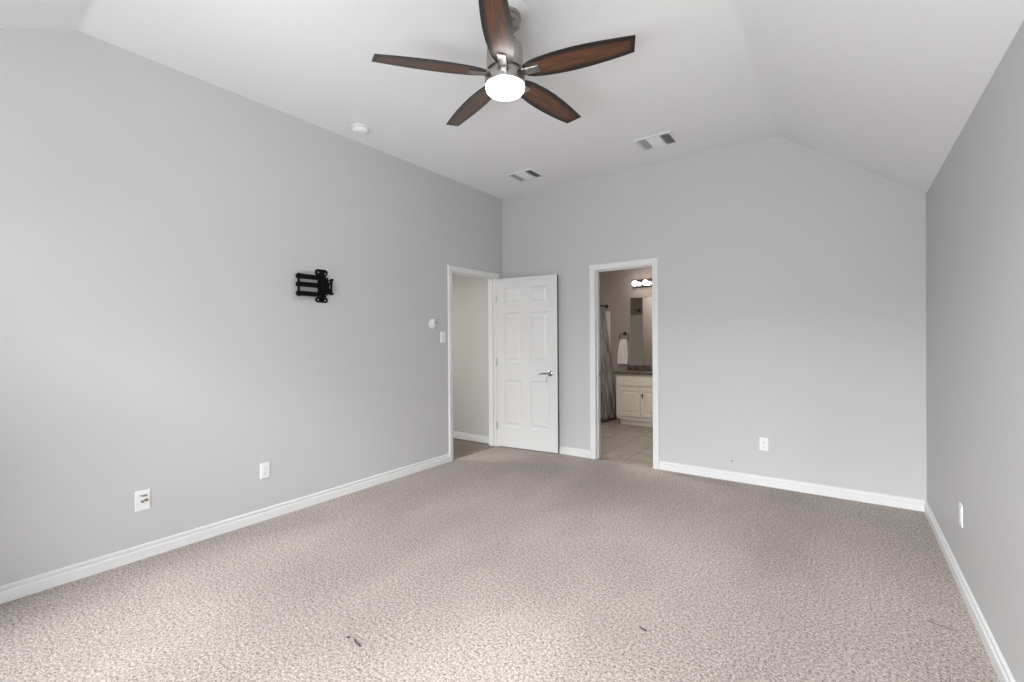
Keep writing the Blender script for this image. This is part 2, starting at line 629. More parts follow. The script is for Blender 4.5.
# windows of the back wall
for k, (a, b, c, d) in enumerate(WIN):
    w = thing('window_%d' % (k + 1), ('white framed sash window nearest the long bracket wall', 'white framed middle sash window of the back wall', 'white framed sash window nearest the low wall')[k], 'window', ((a + b) / 2, YB, c), kind='structure')
    hw, hh = (b - a) / 2, d - c
    bm = bmesh.new()
    for lo, hi in (((-hw, -T, 0), (-hw + 0.05, 0, hh)), ((hw - 0.05, -T, 0), (hw, 0, hh)), ((-hw + 0.05, -T, hh - 0.05), (hw - 0.05, 0, hh)),
                   ((-hw + 0.05, -T, 0), (hw - 0.05, 0, 0.05)), ((-hw + 0.05, -0.09, hh / 2 - 0.025), (hw - 0.05, -0.05, hh / 2 + 0.025))):
        box(bm, lo, hi, 0.002, 1)
    obj('window_frame', bm, M_TRIM, w)
    obj('window_pane', bx((-hw + 0.05, -0.075, 0.05), (hw - 0.05, -0.071, hh - 0.05)), M_PANE, w)
    obj('window_sill', bx((-hw - 0.05, 0.001, -0.03), (hw + 0.05, 0.06, -0.004), 0.004), M_TRIM, w)

# hallway beyond the opening of the left wall
HX0, HY0, HY1, HZ = -6.5, 2.3, 4.545, 2.44
struct('wall_hall_far', bx((HX0 - 0.1, HY1, -0.05), (XL - T - 0.001, HY1 + 0.1, HZ + 0.05)), M_HALL, 'pale wall of the hallway seen through the open door', 'wall')
bm = bmesh.new()
box(bm, (HX0 - 0.1, HY0 - 0.1, -0.05), (HX0, HY1 + 0.1, HZ + 0.05))
box(bm, (HX0 - 0.1, HY0 - 0.1, -0.05), (XL - T - 0.001, HY0, HZ + 0.05))
struct('wall_hall_end', bm, M_HALL, 'pale end walls closing the hallway', 'wall')
struct('ceiling_hall', bx((HX0 - 0.1, HY0 - 0.1, HZ), (XL - T - 0.001, HY1 + 0.1, HZ + 0.1)), M_CEIL, 'white hallway ceiling', 'ceiling')
baseboard('baseboard_hall', [((HX0, HY1, 0), (XL - T - 0.001, HY1, 0), (0, -1, 0), 1, 0)], 'white baseboard at the foot of the hallway wall')

# bathroom behind the far wall
BX0, BX1, BY1, BZ = -3.96, 0.30, 7.27, 2.74
TX, TY = -3.20, 5.75   # tub front and the near end of the tub alcove
struct('wall_bath_back', bx((BX0 - 0.1, BY1, -0.05), (BX1 + 0.1, BY1 + 0.1, BZ + 0.05)), M_BATH, 'taupe bathroom wall that carries the mirror and the lamp bar', 'wall')
bm = bmesh.new()
box(bm, (BX0 - 0.1, TY - 0.01, -0.05), (BX0, BY1, BZ + 0.05))
box(bm, (BX0 - 0.1, D + T, -0.05), (TX, TY, BZ + 0.05))
struct('wall_bath_left', bm, M_BATH, 'taupe side wall beside and behind the shower curtain', 'wall')
bm = bmesh.new()
box(bm, (BX0 + 0.001, BY1 - 0.012, 0.40), (TX - 0.005, BY1 - 0.001, 1.76), 0.003, 1)
box(bm, (BX0 + 0.001, TY + 0.001, 0.40), (BX0 + 0.012, BY1 - 0.012, 1.76), 0.003, 1)
box(bm, (BX0 + 0.001, TY + 0.001, 0.40), (TX - 0.005, TY + 0.012, 1.76), 0.003, 1)
struct('trim_3', bm, M_LINER, 'white shower surround panels behind the curtain', 'shower surround')
struct('wall_bath_right', bx((BX1, D + T, -0.05), (BX1 + 0.1, BY1, BZ + 0.05)), M_BATH, 'taupe side wall at the other end of the bathroom', 'wall')
bm = bmesh.new()
x0, x1, zt = OF[0] - 0.02, OF[1] + 0.02, OF[2] + 0.02
prism(bm, [(TX, -0.05), (x0, -0.05), (x0, BZ), (TX, BZ)], 1, D + T, D + T + 0.006)
prism(bm, [(x0, zt), (x1, zt), (x1, BZ), (x0, BZ)], 1, D + T, D + T + 0.006)
prism(bm, [(x1, -0.05), (BX1, -0.05), (BX1, BZ), (x1, BZ)], 1, D + T, D + T + 0.006)
struct('wall_bath_near', bm, M_BATH, 'taupe bathroom side of the doorway wall', 'wall')
struct('ceiling_bath', bx((BX0 - 0.1, D + T, BZ), (BX1 + 0.1, BY1 + 0.1, BZ + 0.1)), M_BATHCEIL, 'white bathroom ceiling', 'ceiling')

# ------------------------------------------------------------------ open six-panel door
LW, LH, LT = 0.803, 2.028, 0.035
ang = math.atan2(0.086, 0.806)
door = thing('door_1', 'white six-panel door standing open against the far wall', 'door', (-3.452, 4.4705, 0.012), (0, 0, ang), kind='structure')
# leaf in local axes: x along its width from the hinge, y = 0 is the face towards the room, +y towards the far wall
PX = [(0.110, 0.337), (0.457, 0.690)]
PZ = [(0.245, 0.808), (1.020, 1.612), (1.712, 1.912)]


def leaf_face(bm, y, s):
    """one face with six moulded panels; s = +1 when the recess goes towards +y"""
    gx = sorted({0.0, LW} | {q for p in PX for q in p})
    gz = sorted({0.0, LH} | {q for p in PZ for q in p})
    cache = {}

    def V(x, z, d=0.0):
        k = (round(x, 5), round(z, 5), round(d, 5))
        if k not in cache:
            cache[k] = bm.verts.new((x, y + s * d, z))
        return cache[k]
    for i in range(len(gx) - 1):
        for j in range(len(gz) - 1):
            a, b, c, d = gx[i], gx[i + 1], gz[j], gz[j + 1]
            if (a, b) in PX and (c, d) in PZ:
                rings = [(0, 0.0), (0.006, 0.007), (0.016, 0.009), (0.030, 0.009), (0.048, 0.003)]
                R = [[V(a + q, c + q, h), V(b - q, c + q, h), V(b - q, d - q, h), V(a + q, d - q, h)] for q, h in rings]
                for A, B in zip(R, R[1:]):
                    for k in range(4):
                        bm.faces.new((A[k], A[(k + 1) % 4], B[(k + 1) % 4], B[k]))
                bm.faces.new(R[-1])
            else:
                bm.faces.new((V(a, c), V(b, c), V(b, d), V(a, d)))


bm = bmesh.new()
leaf_face(bm, 0.0, 1)
leaf_face(bm, LT, -1)
def strip(p):
    bm.faces.new([bm.verts.new(q) for q in p])
strip([(0, 0, 0), (0, LT, 0), (0, LT, LH), (0, 0, LH)])
strip([(0, 0, LH), (LW, 0, LH), (LW, LT, LH), (0, LT, LH)])
strip([(0, 0, 0), (LW, 0, 0), (LW, LT, 0), (0, LT, 0)])
bmesh.ops.remove_doubles(bm, verts=bm.verts[:], dist=1e-5)
obj('door_leaf', bm, M_DOOR, door)
tag(obj('door_edge', bx((LW - 0.004, 0.0015, 0.0005), (LW + 0.0006, LT - 0.0005, LH - 0.0005)), M_EDGE, door), 'dark unpainted edge of the door')
for z in (0.25, 1.02, 1.79):
    bm = bmesh.new()
    lathe(bm, [(0.0, -0.045), (0.0055, -0.043), (0.0055, 0.043), (0.0, 0.045)], 12, 'Z', (-0.003, -0.004, z))
    box(bm, (-0.001, -0.0015, z - 0.043), (0.005, 0.0005, z + 0.043))
    obj('hinge', bm, M_STEEL, door, smooth=40)
bm = bmesh.new()
HX, HZ_ = 0.715, 0.903
lathe(bm, [(0.0, 0.001), (0.033, 0.001), (0.033, -0.006), (0.024, -0.011), (0.012, -0.013), (0.012, -0.050), (0.015, -0.056), (0.0, -0.057)], 28, 'Y', (HX, 0, HZ_))
tube(bm, [(HX, -0.048, HZ_), (HX - 0.04, -0.052, HZ_ + 0.002), (HX - 0.08, -0.052, HZ_ - 0.001), (HX - 0.112, -0.050, HZ_ - 0.008), (HX - 0.122, -0.046, HZ_ - 0.012)], [0.011, 0.009, 0.008, 0.0075, 0.005], 12)
hnd = obj('door_handle', bm, M_CHROME, door, smooth=40)
bm = bmesh.new()
tube(bm, [(HX - 0.012, -0.050, HZ_ - 0.008), (HX - 0.016, -0.052, HZ_ - 0.035), (HX - 0.026, -0.050, HZ_ - 0.075), (HX - 0.034, -0.048, HZ_ - 0.092)], [0.002, 0.003, 0.003, 0.005], 8)
obj('thin_rod', bm, M_CHROME, hnd, smooth=40)  # thin curved chrome rod running down from the lever
obj('latch_plate', bx((LW - 0.001, 0.005, HZ_ - 0.03), (LW + 0.0015, LT - 0.005, HZ_ + 0.03), 0.0005), M_BRONZE, door)
bm = bmesh.new()
lathe(bm, [(0.0, LT - 0.001), (0.030, LT - 0.001), (0.030, LT + 0.004), (0.012, LT + 0.006), (0.0, LT + 0.007)], 24, 'Y', (HX, 0, HZ_))
obj('rear_rosette', bm, M_CHROME, door, smooth=40)

# ------------------------------------------------------------------ ceiling fan
FX, FY = -1.477, 2.002
fan = thing('ceiling_fan', 'five-blade walnut ceiling fan with lit white globe and nickel body', 'ceiling fan', (FX, FY, HC))
bm = bmesh.new()
lathe(bm, [(0.0, 0.0), (0.132, 0.0), (0.132, -0.006), (0.124, -0.012), (0.0, -0.012)], 48)
obj('ceiling_plate', bm, M_TRIM, fan, smooth=40)
bm = bmesh.new()
lathe(bm, [(0.0, -0.012), (0.086, -0.012), (0.086, -0.030), (0.080, -0.034), (0.080, -0.040), (0.083, -0.044), (0.080, -0.060), (0.060, -0.078), (0.032, -0.088), (0.0, -0.088)], 48)
obj('canopy', bm, M_NICKEL, fan, smooth=35)
bm = bmesh.new()
lathe(bm, [(0.0, -0.085), (0.013, -0.085), (0.013, -0.152), (0.0, -0.152)], 20)
obj('downrod', bm, M_NICKEL, fan, smooth=35)
bm = bmesh.new()
lathe(bm, [(0.0, -0.142), (0.030, -0.144), (0.060, -0.148), (0.084, -0.158), (0.096, -0.176), (0.098, -0.200), (0.098, -0.290), (0.094, -0.300), (0.0, -0.300)], 48)
obj('motor_housing', bm, M_NICKEL, fan, smooth=35)
bm = bmesh.new()
lathe(bm, [(0.0, -0.300), (0.084, -0.300), (0.084, -0.322), (0.104, -0.326), (0.108, -0.332), (0.108, -0.376), (0.105, -0.382), (0.0, -0.382)], 48)
obj('light_ring', bm, M_NICKEL, fan, smooth=35)
bm = bmesh.new()
lathe(bm, [(0.0, -0.376), (0.101, -0.376), (0.1035, -0.384), (0.1035, -0.396), (0.100, -0.405), (0.092, -0.414), (0.077, -0.421), (0.055, -0.426), (0.028, -0.428), (0.0, -0.4285)], 48)
obj('light_globe', bm, M_GLOBE, fan, smooth=60)

U0, U1 = 0.108, 0.687


def half_w(t):
    pts = [(0.0, 0.030), (0.03, 0.044), (0.08, 0.054), (0.16, 0.063), (0.30, 0.0715), (0.45, 0.074), (0.60, 0.071), (0.75, 0.064), (0.88, 0.056), (1.0, 0.0475)]
    for (a, p), (b, q) in zip(pts, pts[1:]):
        if t <= b:
            return p + (q - p) * (t - a) / (b - a)
    return pts[-1][1]


def blade_bm():
    bm = bmesh.new()
    rim = bm.verts.layers.float.new('rim')
    NU, NV = 40, 14
    th = 0.0055
    grid = []
    for i in range(NU + 1):
        t = i / NU
        row = []
        for j in range(NV + 1):
            s = -1 + 2 * j / NV
            hw = half_w(t)
            y = s * hw
            x = U0 + (U1 - U0) * t - (0.018 * (0.5 + 0.5 * s) * t ** 8)          # raked tip
            d = min(hw * (1 - abs(s)), (1 - t) * (U1 - U0), 0.25)
            r = max(0.0, 1 - d / 0.040)
            row.append((x, y, r))
        grid.append(row)
    faces = {}
    for z in (th / 2, -th / 2):
        vs = []
        for row in grid:
            q = []
            for x, y, r in row:
                p = bm.verts.new((x, y, z))
                p[rim] = r
                q.append(p)
            vs.append(q)
        faces[z] = vs
        for i in range(NU):
            for j in range(NV):
                bm.faces.new((vs[i][j], vs[i + 1][j], vs[i + 1][j + 1], vs[i][j + 1]))
    A, B = faces[th / 2], faces[-th / 2]
    loop = [(i, 0) for i in range(NU)] + [(NU, j) for j in range(NV)] + [(i, NV) for i in range(NU, 0, -1)] + [(0, j) for j in range(NV, 0, -1)]
    for k in range(len(loop)):
        (i, j), (m, n) = loop[k], loop[(k + 1) % len(loop)]
        bm.faces.new((A[i][j], A[m][n], B[m][n], B[i][j]))
    return bm


bm = bmesh.new()
box(bm, (0.104, -0.0225, -0.011), (0.194, 0.0225, -0.0035), 0.0015, 1)
box(bm, (0.078, -0.020, -0.008), (0.120, 0.020, 0.010), 0.0015, 1)
for px, py in ((0.168, 0.012), (0.168, -0.012)):
    lathe(bm, [(0.0, -0.013), (0.0035, -0.0125), (0.0035, -0.011)], 10, 'Z', (px, py, 0), cap=False)
blade0 = obj('blade', blade_bm(), M_BLADE, fan, smooth=40)
brk0 = obj('blade_bracket', bm, M_NICKEL, blade0, smooth=35)
PITCH = math.radians(-11.5)
for k in range(5):
    if k == 0:
        b = blade0
    else:
        b = blade0.copy()
        COL.objects.link(b)
        b.parent = fan
        c = brk0.copy()
        COL.objects.link(c)
        c.parent = b
    b.location = (0, 0, -0.322)
    b.rotation_mode = 'XYZ'
    b.rotation_euler = (Matrix.Rotation(math.radians(13.5 + 72 * k), 3, 'Z') @ Matrix.Rotation(PITCH, 3, 'X')).to_euler('XYZ')

# ------------------------------------------------------------------ ceiling registers and smoke detector


def register(cx, cy, label):
    W, H = 0.335, 0.285
    t = thing('ceiling_vent', label, 'air vent', (cx, cy, HC), group='ceiling vents')
    bm = bmesh.new()
    # frame: a sloping flange round the opening
    a, b = (W / 2, H / 2), (W / 2 - 0.030, H / 2 - 0.030)
    rings = [(a, -0.0005), (a, -0.004), ((a[0] - 0.010, a[1] - 0.010), -0.010), ((b[0] + 0.003, b[1] + 0.003), -0.011), (b, -0.008), (b, -0.0005)]
    R = [[bm.verts.new((sx * p[0], sy * p[1], z)) for sx, sy in ((-1, -1), (1, -1), (1, 1), (-1, 1))] for p, z in rings]
    for A, B in zip(R, R[1:]):
        for k in range(4):
            bm.faces.new((A[k], A[(k + 1) % 4], B[(k + 1) % 4], B[k]))
    obj('frame', bm, M_VENT, t)
    obj('duct_opening', bx((-b[0], -b[1], -0.0018), (b[0], b[1], -0.0006)), M_DUCT, t)

    def slat(x0, y0, x1, y1, tilt, wdt=0.020):
        """blade from one end to the other, tilted about its own length"""
        d = Vector((x1 - x0, y1 - y0, 0)).normalized()
        n = Vector((-d.y, d.x, 0)) * math.cos(tilt) + Vector((0, 0, 1)) * math.sin(tilt)
        q = d.cross(n) * 0.0006
        c0, c1 = Vector((x0, y0, -0.0085)), Vector((x1, y1, -0.0085))
        bm = bmesh.new()
        sweep(bm, [[c + n * wdt / 2 + q, c - n * wdt / 2 + q, c - n * wdt / 2 - q, c + n * wdt / 2 - q] for c in (c0, c1)])
        return bm
    xm = b[0] / 3 + 0.012
    for x in [-b[0] + 0.010 + 0.0175 * q for q in range(5)]:
        obj('slat', slat(x, -b[1], x, b[1], math.radians(10), 0.011), M_VENT, t)
    for x in [b[0] - 0.010 - 0.0175 * q for q in range(5)]:
        obj('slat', slat(x, -b[1], x, b[1], math.radians(38), 0.011), M_VENT, t)
    n = 9
    for k in range(n):
        y = -b[1] + 0.012 + k * (2 * b[1] - 0.024) / (n - 1)
        obj('slat', slat(-xm, y, xm, y, math.radians(-25), 0.022), M_VENT, t)
    for x in (-xm - 0.002, xm + 0.002):
        obj('divider', bx((x - 0.0015, -b[1], -0.012), (x + 0.0015, b[1], -0.002)), M_VENT, t)
    return t


register(-2.755, 4.085, 'white louvred ceiling vent near the corner above the open door')
register(-1.352, 4.075, 'white louvred ceiling vent on the slope side, above the bathroom doorway')

sd = thing('smoke_detector', 'round white smoke detector on the ceiling beside the long wall', 'smoke detector', (-3.216, 2.362, HC))
bm = bmesh.new()
lathe(bm, [(0.0, 0.0), (0.073, 0.0), (0.073, -0.008), (0.070, -0.011), (0.0, -0.011)], 40)
obj('mounting_base', bm, M_PLASTIC, sd, smooth=40)
bm = bmesh.new()
lathe(bm, [(0.0, -0.011), (0.058, -0.011), (0.058, -0.014), (0.064, -0.016), (0.064, -0.026), (0.058, -0.036), (0.045, -0.041), (0.0, -0.043)], 40)
cov = obj('cover', bm, M_PLASTIC, sd, smooth=40)
bm = bmesh.new()
lathe(bm, [(0.0, -0.042), (0.010, -0.0425), (0.010, -0.045), (0.0, -0.0455)], 20, 'Z', (0.02, -0.01, 0))
obj('test_button', bm, M_PLASTIC, cov, smooth=40)

# ------------------------------------------------------------------ wall plates
# local axes of a plate: x along the wall, y out of the wall (towards the room), z up; origin at the plate's centre
ROT_L = (0, 0, math.radians(-90))     # left wall: y axis -> +x
ROT_F = (0, 0, math.radians(180))     # far wall: y axis -> -y
ROT_R = (0, 0, math.radians(90))      # right wall: y axis -> -x


def plate_bm(w=0.070, h=0.115, t=0.006):
    bm = bmesh.new()
    rings = [((w / 2, h / 2), 0.0006), ((w / 2, h / 2), t * 0.45), ((w / 2 - 0.002, h / 2 - 0.002), t * 0.8), ((w / 2 - 0.006, h / 2 - 0.006), t)]
    R = [[bm.verts.new((sx * p[0], y, sz * p[1])) for sx, sz in ((-1, -1), (1, -1), (1, 1), (-1, 1))] for p, y in rings]
    for A, B in zip(R, R[1:]):
        for k in range(4):
            bm.faces.new((A[k], A[(k + 1) % 4], B[(k + 1) % 4], B[k]))
    bm.faces.new(R[0])
    bm.faces.new(R[-1])
    return bm


def duplex_outlet(loc, rot, label, proud=0.0):
    t = thing('wall_outlet', label, 'electrical outlet', loc, rot, group='electrical outlets')
    obj('plate', plate_bm(), M_PLASTIC, t)
    for z in (0.0195, -0.0195):
        bm = bmesh.new()
        n = 20
        pts = []
        for k in range(n):
            a = 2 * math.pi * k / n
            pts.append((max(-0.0165, min(0.0165, 0.0185 * math.cos(a))), z + max(-0.0135, min(0.0135, 0.0165 * math.sin(a)))))
        prism(bm, pts, 1, 0.004, 0.0075)
        s = obj('socket', bm, M_PLASTIC, t)
        bm = bmesh.new()
        box(bm, (-0.0075, 0.0070, z - 0.002), (-0.0053, 0.0078, z + 0.007))
        box(bm, (0.0053, 0.0070, z - 0.001), (0.0075, 0.0078, z + 0.006))
        lathe(bm, [(0.0, 0.0070), (0.0026, 0.0070), (0.0026, 0.0078), (0.0, 0.0078)], 12, 'Y', (0, 0, z - 0.0085))
        obj('slots', bm, M_SLOT, s)
    bm = bmesh.new()
    lathe(bm, [(0.0, 0.0060), (0.003, 0.0060), (0.0025, 0.0072), (0.0, 0.0075)], 12, 'Y')
    obj('screw', bm, M_STEEL, t, smooth=40)
    return t


duplex_outlet((XL, 1.690, 0.361), ROT_L, 'white duplex outlet low on the long wall below the black bracket')
duplex_outlet((-0.5915, D, 0.367), ROT_F, 'white duplex outlet facing the viewer, beyond the bathroom doorway')
duplex_outlet((XR, 3.315, 0.382), ROT_R, 'white outlet plate seen edge-on on the low wall under the slope')

cp = thing('cable_plate', 'white wall plate with two cable jacks, one olive, low on the long wall', 'cable plate', (XL, 0.962, 0.352), ROT_L)
obj('plate', plate_bm(0.077, 0.122, 0.006), M_PLASTIC, cp)
bm = bmesh.new()
box(bm, (-0.020, 0.005, 0.022), (0.004, 0.010, 0.032), 0.001, 1)
box(bm, (0.006, 0.005, 0.026), (0.016, 0.008, 0.034), 0.001, 1)
obj('upper_jack', bm, M_JACK, cp)
bm = bmesh.new()
lathe(bm, [(0.0, 0.005), (0.0075, 0.005), (0.0075, 0.010), (0.0048, 0.011), (0.0048, 0.024), (0.003, 0.025), (0.0, 0.025)], 16, 'Y', (0.004, 0, -0.006))
jk = obj('cable_jack', bm, M_JACK, cp, smooth=40)
tag(jk, 'dark threaded cable jack')
bm = bmesh.new()
box(bm, (-0.024, 0.006, -0.007), (-0.0045, 0.014, 0.006), 0.002, 1)
tag(obj('jack_cap', bm, M_OLIVE, jk), 'olive cap beside the jack')

sw = thing('light_switch', 'white light switch plate beside the hallway door casing', 'light switch', (XL, 3.552, 1.337), ROT_L)
obj('plate', plate_bm(0.072, 0.116, 0.006), M_PLASTIC, sw)
bm = bmesh.new()
prism(bm, [(0.004, -0.033), (0.009, -0.033), (0.0065, 0.0), (0.0105, 0.033), (0.004, 0.033)], 0, -0.0165, 0.0165)
obj('rocker', bm, M_PLASTIC, sw)

th = thing('thermostat', 'small round white wall control above the light switch', 'thermostat', (XL, 3.402, 1.473), ROT_L)
bm = bmesh.new()
lathe(bm, [(0.0, 0.0006), (0.050, 0.0006), (0.050, 0.008), (0.047, 0.011), (0.0, 0.011)], 32, 'Y')
obj('base', bm, M_PLASTIC, th, smooth=40)
bm = bmesh.new()
lathe(bm, [(0.0, 0.011), (0.036, 0.011), (0.035, 0.026), (0.030, 0.030), (0.0, 0.031)], 32, 'Y')
dl = obj('dial', bm, M_PLASTIC, th, smooth=40)
bm = bmesh.new()
box(bm, (-0.028, 0.0305, 0.004), (-0.004, 0.0325, 0.018), 0.001, 1)
tag(obj('display', bm, M_JACK, dl), 'grey display window')

# ------------------------------------------------------------------ black folded television bracket on the left wall
# local axes: x = towards the far wall (world y), y = out of the wall (world x), z up; origin on the wall
tv = thing('wall_bracket', 'black folded steel television bracket screwed to the long wall', 'wall bracket', (XL, 2.10, 1.75))
tv.matrix_world = Matrix(((0, 1, 0, XL), (1, 0, 0, 2.112), (0, 0, 1, 1.75), (0, 0, 0, 1)))


def plate_poly(pts, y0, y1, holes=()):
    bm = bmesh.new()
    prism(bm, pts, 1, y0, y1)
    return bm


def rrect(x0, x1, z0, z1, r, n=5):
    out = []
    for cx, cz, a0 in ((x1 - r, z1 - r, 0), (x0 + r, z1 - r, 90), (x0 + r, z0 + r, 180), (x1 - r, z0 + r, 270)):
        for k in range(n + 1):
            a = math.radians(a0 + 90 * k / n)
            out.append((cx + r * math.cos(a), cz + r * math.sin(a)))
    return out


# wall plate: lobed above and below, narrower between
lobe = []
for sx, sz, a0 in ((1, 1, 0), (-1, 1, 90), (-1, -1, 180), (1, -1, 270)):
    pass
top = rrect(-0.013, 0.100, 0.088, 0.139, 0.024)
pts = []
bmw = bmesh.new()
prism(bmw, rrect(-0.013, 0.098, 0.086, 0.138, 0.024), 1, 0.001, 0.007)
prism(bmw, rrect(-0.013, 0.098, -0.132, -0.088, 0.022), 1, 0.001, 0.007)
prism(bmw, [(0.006, -0.10), (0.086, -0.10), (0.076, -0.06), (0.076, 0.06), (0.086, 0.10), (0.006, 0.10), (0.010, 0.06), (0.010, -0.06)], 1, 0.001, 0.0068)
# folded flange on the plate's sides
box(bmw, (0.010, 0.006, -0.085), (0.016, 0.052, 0.088), 0.001, 1)
box(bmw, (0.068, 0.006, -0.070), (0.074, 0.052, 0.070), 0.001, 1)
wp = obj('wall_plate', bmw, M_DARKMET, tv, smooth=30)
for x, z in ((0.014, 0.110), (0.075, 0.106), (0.010, -0.110), (0.072, -0.113)):
    bm = bmesh.new()
    lathe(bm, [(0.0, 0.0065), (0.0075, 0.0065), (0.0075, 0.009), (0.005, 0.012), (0.0, 0.012)], 8, 'Y', (x, 0, z))
    obj('lag_bolt', bm, M_STEEL, wp, smooth=30)
# three folded arms, joined by pivots at their far ends
for z in (0.060, -0.002, -0.073):
    bm = bmesh.new()
    prism(bm, rrect(-0.196, 0.016, z - 0.018, z + 0.018, 0.010), 1, 0.040, 0.070)
    obj('folding_arm', bm, M_DARKMET, tv, smooth=30)
bm = bmesh.new()
for z0, z1 in ((-0.098, 0.084),):
    lathe(bm, [(0.0, z0), (0.006, z0), (0.009, z0 + 0.003), (0.009, z1 - 0.003), (0.006, z1), (0.0, z1)], 16, 'Z', (-0.180, 0.055, 0))
obj('pivot_pin', bm, M_DARKMET, tv, smooth=35)
bm = bmesh.new()
lathe(bm, [(0.0, -0.095), (0.012, -0.095), (0.014, -0.090), (0.014, 0.085), (0.012, 0.090), (0.0, 0.090)], 16, 'Z', (0.030, 0.050, 0))
box(bm, (0.012, 0.035, -0.070), (0.060, 0.066, 0.066), 0.003, 1)
obj('hinge_block', bm, M_DARKMET, tv, smooth=35)
# tilt head: a small triangular yoke
bm = bmesh.new()
tube(bm, [(0.056, 0.055, 0.040), (0.104, 0.052, 0.052), (0.099, 0.052, -0.046), (0.104, 0.052, -0.062), (0.056, 0.055, -0.052)], 0.0085, 8)
tube(bm, [(0.100, 0.052, 0.052), (0.100, 0.052, -0.060)], 0.0075, 8)
tube(bm, [(0.100, 0.052, 0.045), (0.066, 0.055, -0.010), (0.100, 0.052, -0.050)], 0.009, 8)
prism(bm, [(0.050, -0.045), (0.100, -0.052), (0.078, -0.012), (0.082, 0.012), (0.070, 0.040), (0.050, 0.040)], 1, 0.046, 0.058)
yk = obj('tilt_head', bm, M_DARKMET, tv, smooth=35)
for z in (0.054, -0.058):
    bm = bmesh.new()
    lathe(bm, [(0.0, 0.042), (0.011, 0.042), (0.011, 0.064), (0.007, 0.068), (0.0, 0.068)], 12, 'Y', (0.104, 0, z))
    obj('tilt_knob', bm, M_DARKMET, yk, smooth=35)

# ------------------------------------------------------------------ marks left in the empty room


def fleck(pts, w, label, cat='debris'):
    bm = bmesh.new()
    tube(bm, [(x, y, 0.003) for x, y in pts], w, 6)
    return tag(obj('lint_fleck', bm, M_LINT, smooth=60), label, cat, 'dark flecks on the carpet')


fleck([(-1.795, 1.222), (-1.778, 1.228)], 0.0036, 'short dark fleck on the carpet, shorter of a close pair near the viewer')
fleck([(-1.752, 1.232), (-1.728, 1.222), (-1.694, 1.219)], 0.0034, 'longer dark fleck on the carpet beside a short one near the viewer')
fleck([(-0.760, 2.034), (-0.740, 2.024), (-0.728, 2.026)], 0.0036, 'tiny dark fleck alone in the middle of the carpet')
fleck([(0.298, 2.841), (0.345, 2.822), (0.398, 2.813)], 0.0014, 'thin dark thread on the carpet close to the low wall')
bm = bmesh.new()
lathe(bm, [(0.0, 0.0002), (0.008, 0.0002), (0.007, -0.001), (0.0, -0.0014)], 14, 'Y', (-0.852, D, 0.180))
tag(obj('wall_scuff', bm, M_SCUFF, smooth=50), 'small grey scuff spot on the far wall below the outlet height', 'scuff mark')

# ------------------------------------------------------------------ bathroom furniture
VX0, VX1, VYF, VYB = -2.880, -1.560, 6.735, BY1 - 0.003
van = thing('vanity_cabinet', 'cream vanity cabinet with panelled doors below the granite top', 'cabinet', (0, 0, 0))
bm = bmesh.new()
box(bm, (VX0, VYF + 0.020, 0.075), (VX1, VYB, 0.760), 0.004)
# face frame with a rounded lower corner
fr = []
for k in range(7):
    a = math.radians(180 + 90 * k / 6)
    fr.append((VX0 + 0.05 + 0.05 * math.cos(a), 0.125 + 0.05 * math.sin(a)))
fr += [(VX1, 0.075), (VX1, 0.760), (VX0, 0.760)]
prism(bm, fr, 1, VYF, VYF + 0.021)
obj('carcass', bm, M_CREAM, van, smooth=30)
bm = bmesh.new()
box(bm, (VX0 + 0.045, VYF + 0.040, -0.006), (VX1 - 0.02, VYB, 0.076), 0.002, 1)
obj('toe_kick', bm, M_CREAM, van)


def raised_panel(x0, x1, z0, z1, t=0.018):
    bm = bmesh.new()
    y = VYF - 0.0005
    rings = [(0, 0), (0, -t * 0.7), (0.004, -t), (0.050, -t), (0.054, -t + 0.011), (0.068, -t + 0.011), (0.092, -t + 0.001)]
    R = [[bm.verts.new((a, y + d, b)) for a, b in ((x0 + q, z0 + q), (x1 - q, z0 + q), (x1 - q, z1 - q), (x0 + q, z1 - q))] for q, d in rings]
    for A, B in zip(R, R[1:]):
        for k in range(4):
            bm.faces.new((A[k], A[(k + 1) % 4], B[(k + 1) % 4], B[k]))
    bm.faces.new(R[0])
    bm.faces.new(R[-1])
    return bm


for i, (a, b) in enumerate(((-2.838, -2.497), (-2.488, -2.147), (-2.110, -1.860), (-1.851, -1.600))):
    dr = obj('cabinet_door', raised_panel(a, b, 0.125, 0.565), M_CREAM, van)
    if i == 0:
        continue
    hx = b - 0.030 if i % 2 == 0 else a + 0.030
    bm = bmesh.new()
    lathe(bm, [(0.0, VYF - 0.018), (0.006, VYF - 0.018), (0.006, VYF - 0.028), (0.013, VYF - 0.034), (0.013, VYF - 0.040), (0.0, VYF - 0.045)], 14, 'Y', (hx, 0, 0.452))
    box(bm, (hx - 0.008, VYF - 0.022, 0.408), (hx + 0.008, VYF - 0.018, 0.480), 0.002, 1)
    tag(obj('door_pull', bm, M_BRONZE, dr, smooth=40), 'dark bronze door pull')
for a, b in ((-2.838, -2.147), (-2.110, -1.600)):
    bm = bmesh.new()
    box(bm, (a, VYF - 0.018, 0.592), (b, VYF - 0.0005, 0.735), 0.004)
    obj('drawer_front', bm, M_CREAM, van)

bm = bmesh.new()
box(bm, (VX0 - 0.025, VYF - 0.045, 0.762), (VX1 + 0.02, VYB, 0.802), 0.006)
ct = tag(obj('vanity_countertop', bm, M_GRANITE, smooth=40), 'dark speckled granite top on the cream bathroom cabinet', 'countertop')
bm = bmesh.new()
box(bm, (VX0 - 0.02, BY1 - 0.025, 0.8025), (VX1 + 0.02, BY1 - 0.003, 0.868), 0.003, 1)
obj('backsplash', bm, M_GRANITE, ct)

